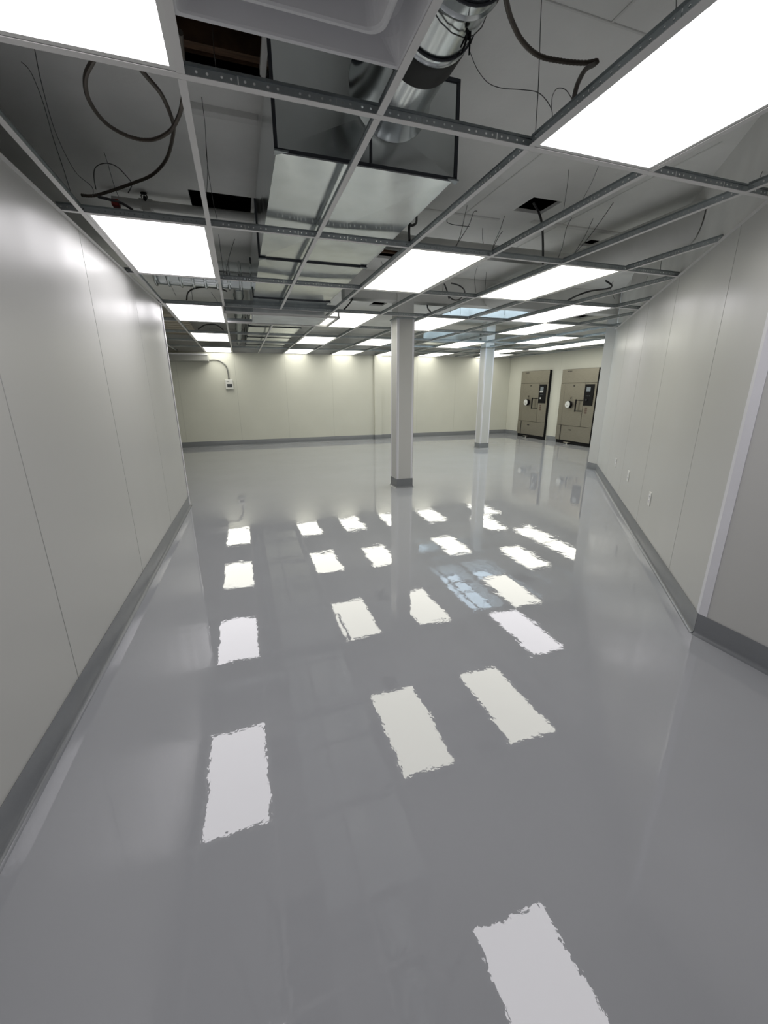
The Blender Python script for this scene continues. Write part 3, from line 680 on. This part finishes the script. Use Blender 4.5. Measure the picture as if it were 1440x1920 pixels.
wires = [[(60, 60, 2.79), (66, 98, 2.70), (80, 165, 2.6), (105, 250, 2.5), (140, 320, 2.42), (172, 350, 2.38), (174, 368, 2.30)],
 [(40, 116, 2.77), (58, 136, 2.74), (80, 190, 2.68), (100, 260, 2.56), (120, 320, 2.44), (133, 362, 2.31)],
 [(398, 20, 2.8), (399, 60, 2.72), (401, 95, 2.55), (404, 120, 2.42), (405, 141, 2.31)],
 [(378, 182, 2.8), (385, 240, 2.68), (388, 300, 2.55), (400, 380, 2.38), (407, 410, 2.31)],
 [(386, 262, 2.7), (389, 320, 2.55), (386, 395, 2.36)],
 [(1016, -20, 2.8), (1013, 60, 2.68), (1009, 170, 2.5), (1006, 215, 2.42), (1004, 250, 2.31)],
 [(876, 385, 2.8), (872, 402, 2.72), (864, 438, 2.5), (855, 464, 2.31)],
 [(895, 396, 2.75), (888, 398, 2.74), (880, 420, 2.62), (862, 450, 2.40), (854, 462, 2.31)],
 [(946, 405, 2.8), (938, 430, 2.66), (927, 455, 2.48), (921, 474, 2.31)],
 [(942, 434, 2.62), (935, 444, 2.56), (926, 462, 2.40), (921, 474, 2.31)],
 [(1072, 408, 2.8), (1062, 428, 2.70), (1055, 460, 2.5), (1045, 488, 2.31)],
 [(1112, 410, 2.75), (1098, 440, 2.6), (1080, 470, 2.42), (1074, 479, 2.33)],
 [(1150, 380, 2.8), (1128, 412, 2.66), (1100, 450, 2.5), (1075, 478, 2.33)],
 [(1066, 318, 2.8), (1064, 345, 2.70), (1060, 372, 2.55), (1056, 400, 2.4)],
 [(1122, 312, 2.8), (1108, 345, 2.62), (1092, 375, 2.42), (1088, 385, 2.35)],
 [(1440, 290, 2.6), (1432, 315, 2.5), (1424, 335, 2.38), (1420, 345, 2.31)],
 [(1268, -10, 2.6), (1268, 10, 2.5), (1267, 32, 2.38)],
 [(880, 95, 2.75), (895, 130, 2.72), (915, 155, 2.68), (940, 165, 2.66), (975, 168, 2.6), (1005, 172, 2.55), (1022, 185, 2.48), (1034, 205, 2.40), (1036, 222, 2.31)],
 [(1034, 205, 2.42), (1036, 180, 2.55), (1045, 166, 2.60), (1060, 168, 2.58), (1072, 185, 2.50), (1074, 195, 2.33)],
 [(180, 355, 2.55), (176, 330, 2.62), (180, 313, 2.66), (198, 306, 2.68), (218, 312, 2.66), (235, 328, 2.6), (247, 345, 2.55), (240, 362, 2.50)],
 [(195, 285, 2.75), (203, 310, 2.68), (213, 345, 2.55), (222, 368, 2.45)],
 [(440, 448, 2.75), (430, 480, 2.6), (425, 505, 2.45), (424, 520, 2.31)],
 [(410, 440, 2.75), (415, 480, 2.6), (420, 515, 2.32)],
 [(860, 388, 2.8), (848, 392, 2.78), (838, 412, 2.7), (845, 420, 2.66), (880, 425, 2.6)],
 [(905, 428, 2.7), (905, 448, 2.5), (906, 456, 2.4)], [(715, 490, 2.8), (718, 500, 2.7), (719, 505, 2.6)],
 [(835, 512, 2.7), (832, 527, 2.5), (830, 545, 2.33)], [(912, 510, 2.7), (910, 535, 2.45), (909, 550, 2.33)], [(895, 500, 2.7), (890, 520, 2.55), (892, 548, 2.33)],
 [(845, 575, 2.6), (845, 588, 2.33)], [(863, 572, 2.6), (863, 590, 2.33)], [(947, 575, 2.7), (946, 590, 2.4)], [(1090, 560, 2.6), (1085, 575, 2.4)],
 [(1150, 527, 2.7), (1145, 540, 2.6), (1152, 560, 2.35)], [(1246, 460, 2.75), (1240, 490, 2.5), (1238, 508, 2.33)], [(1275, 470, 2.75), (1272, 485, 2.6)],
 [(393, 615, 2.79), (394, 637, 2.36)], [(820, 630, 2.79), (820, 650, 2.31)], [(318, 530, 2.79), (330, 555, 2.4)], [(358, 533, 2.6), (361, 562, 2.33)], [(396, 548, 2.6), (408, 566, 2.33)]]
for w in wires:
    cable('hanger_wire', [P(*q) for q in w], 0.0016 if w[0][1] < 330 else 0.0026, 'wire', wlab, 'wire', wgrp)

# ------------------------------------------------------------------ soffit, controller and conduit at the back
m = MB(); m.bbox(XL + 0.01, -0.625, 10.96, YB - 0.002, 2.035, 2.19, 0.004)
so = m.build('soffit', M['soffit']); tag(so, 'low white boxed soffit in the corner of the cream wall', 'soffit', kind='structure')
m = MB(); m.box(XL + 0.01, -0.62, 10.935, 10.96, 2.165, 2.195); m.build('soffit_lip', M['trimw'], so)
wc = empty('wall_controller', (-0.22, YB - 0.002, 1.53)); tag(wc, 'small white control box with dark display on the cream wall', 'controller')
m = MB(); m.bbox(-0.095, 0.085, -0.06, 0, -0.13, 0.10, 0.008); m.build('housing', M['white'], wc)
m = MB(); m.bbox(-0.055, 0.065, -0.064, -0.058, -0.085, -0.005, 0.002); m.build('display', M['bluegrey'], wc)
m = MB(); m.box(-0.06, 0.0, -0.0615, -0.0598, 0.045, 0.055); m.build('logo_strip', M['joint'], wc)
m = MB(); m.tube([(-0.0, -0.03, 0.10), (-0.0, -0.03, 0.135)], 0.022, 12); m.build('conduit_fitting', M['conduitg'], wc)
m = MB(); m.tube(spline([(-0.62, YB - .03, 2.075), (-0.50, YB - .03, 2.085), (-0.38, YB - .03, 2.06), (-0.28, YB - .03, 1.98), (-0.23, YB - .03, 1.87), (-0.22, YB - .03, 1.66)], 8), 0.016, 12)
tag(m.build('conduit', M['conduitg'], None, True), 'grey metal conduit curving from the soffit to the control box', 'conduit')

# ------------------------------------------------------------------ outlets on the slanting wall
for s, lab in ((1.48, 'white outlet plate on the slanting wall, closest to the lavender corner trim'), (2.52, 'white outlet plate in the middle of the three on the slanting wall'), (3.41, 'white outlet plate on the slanting wall, farthest from the corner trim')):
    p = C0 + DU*s; r = empty('wall_outlet', (p.x, p.y, 0.445), math.atan2(DU.y, DU.x)); tag(r, lab, 'outlet')
    m = MB(); m.bbox(-0.037, 0.037, 0.0, 0.007, -0.06, 0.06, 0.002); m.build('cover_plate', M['white'], r)
    for z in (-0.02, 0.02):
        m = MB(); m.bbox(-0.017, 0.017, 0.006, 0.0095, z-.014, z+.014, 0.001); q = m.build('receptacle', M['trimw'], r)
        for x in (-0.006, 0.006):
            m = MB(); m.box(x-.0012, x+.0012, 0.0094, 0.0099, z-.004, z+.006); m.build('slot', M['black'], q)

# ------------------------------------------------------------------ sterilisers
def steriliser(y0, y1, ztop, label, note):
    Wd = y1 - y0; r = empty('steriliser', (XR, y0, 0)); tag(r, label, 'steriliser', 'sterilisers' if False else None)
    XF = -0.055                                   # face plane (room side is -x)
    kick = 0.085; Hh = ztop - kick
    def U(u): return Wd * (1 - u)                 # u=0 at far (picture-left) edge
    def V(v): return ztop - Hh * v
    def plate(name, u0, u1, v0, v1, t=0.012, mm='steel', gap=0.004, b=0.003, parent=None, base=XF):
        m = MB(); m.bbox(base - t, base, U(u1) + gap, U(u0) - gap, V(v1) + gap, V(v0) - gap, b); return m.build(name, M[mm], parent or r)
    m = MB(); m.box(XF, -0.001, 0.0, Wd, kick, ztop); m.build('carcass', M['steeld'], r)
    m = MB(); m.box(XF + 0.006, -0.001, -0.012, Wd - 0.02, 0, kick); m.build('kick_plate', M['black'], r)
    m = MB(); m.box(XF - 0.014, -0.001, -0.016, -0.002, kick + 0.0, ztop); m.build('edge_strip', M['black'], r)
    plate('header_panel', 0, 1, 0, 0.19)
    plate('side_panel', 0, 0.13, 0.19, 0.785)
    door = plate('door', 0.13, 0.70, 0.19, 0.785, 0.016)
    plate('control_column', 0.70, 1.0, 0.19, 0.785)
    plate('lower_side_panel', 0, 0.13, 0.785, 1.0, 0.016)
    low = plate('lower_panel', 0.15, 1.0, 0.785, 1.0, 0.010)
    bx = XF - 0.012
    cp = plate('control_panel', 0.715, 0.945, 0.21, 0.49, 0.018, 'black', 0, 0.004, base=bx)
    plate('screen', 0.76, 0.865, 0.245, 0.305, 0.002, 'screen', 0, 0.0005, cp, bx - 0.018)
    if note: plate('paper_slip', 0.745, 0.86, 0.312, 0.330, 0.002, 'white', 0, 0.0005, cp, bx - 0.018)
    for k in range(3): plate('button', 0.765 + k*.04, 0.79 + k*.04, 0.355, 0.368, 0.003, 'seam', 0, 0.0008, cp, bx - 0.018)
    m = MB(); c = (bx - 0.018, U(0.80), V(0.415)); m.tube([(c[0], c[1], c[2]), (c[0] - 0.02, c[1], c[2])], 0.022, 16); m.build('knob', M['white' if note else 'seam'], cp, True)
    for k in range(3): plate('rating_label', 0.765, 0.825, 0.515 + .03*k, 0.54 + .03*k, 0.0015, 'sticker', 0, 0.0004, base=bx)
    fx = XF - 0.016
    c = Vector((fx, U(0.335), V(0.485)))
    m = MB(); m.tube([c, c + Vector((-0.075, 0, 0))], 0.088, 32); dl = m.build('dial_drum', M['black'], door, True)
    m = MB(); m.tube([c + Vector((-0.075, 0, 0)), c + Vector((-0.082, 0, 0))], [0.084, 0.080], 32); m.build('dial_face', M['dial'], dl, True)
    m = MB(); m.tube([c + Vector((-0.082, 0, -0.02)), c + Vector((-0.088, 0, -0.02))], 0.016, 14); m.build('dial_hub', M['chrome'], dl, True)
    m = MB(); c2 = Vector((fx, U(0.335), V(0.385))); m.tube([c2, c2 + Vector((-0.03, 0, 0))], 0.03, 16); m.tube([c2 + Vector((-.02, 0, -.02)), c2 + Vector((-.03, -.01, -.07))], 0.008, 8); m.build('door_latch', M['steel'], door, True)
    hz0, hz1, hu, hu2 = V(0.41), V(0.58), U(0.555), U(0.69)
    m = MB(); m.tube([(fx - .06, hu, hz0), (fx - .06, hu, hz1)], 0.017, 12)
    m.tube([(fx - .06, hu, hz0 - .02), (fx - .055, (hu+hu2)/2, hz0 - .02), (fx, hu2, hz0 - .02)], 0.010, 10); m.tube([(fx - .06, hu, hz1 + .02), (fx - .055, (hu+hu2)/2, hz1 + .02), (fx, hu2, hz1 + .02)], 0.010, 10)
    m.build('door_handle', M['black'], door, True)
    m = MB(); c3 = Vector((fx, U(0.40), V(0.228))); m.tube([c3, c3 + Vector((-.012, 0, 0))], 0.018, 14); m.build('door_lock', M['steeld'], door, True)
    plate('badge', 0.38, 0.46, 0.835, 0.852, 0.002, 'steeld', 0, 0.0004, low, XF - 0.010)
    for k, (u0, u1) in enumerate(((0.155, 0.185), (0.19, 0.215), (0.22, 0.26), (0.265, 0.29))): plate('nameplate', u0, u1, 0.022, 0.034, 0.002, 'steeld', 0, 0.0004, base=bx)
    m = MB(); m.bbox(XF - 0.075, XF + 0.006, U(0.47), U(0.32), 0.034, 0.050, 0.006); fp = m.build('foot_pedal', M['steel'], r)
    m = MB(); m.box(XF - 0.05, XF - 0.03, U(0.42), U(0.38), 0.0, 0.032); m.build('pedal_stem', M['chrome'], fp)
    return r
steriliser(9.52, 10.72, 1.855, 'beige steel steriliser with a white slip on its control panel', True)
steriliser(7.87, 9.05, 1.835, 'beige steel steriliser with bare black control panel, beside the slanting wall', False)
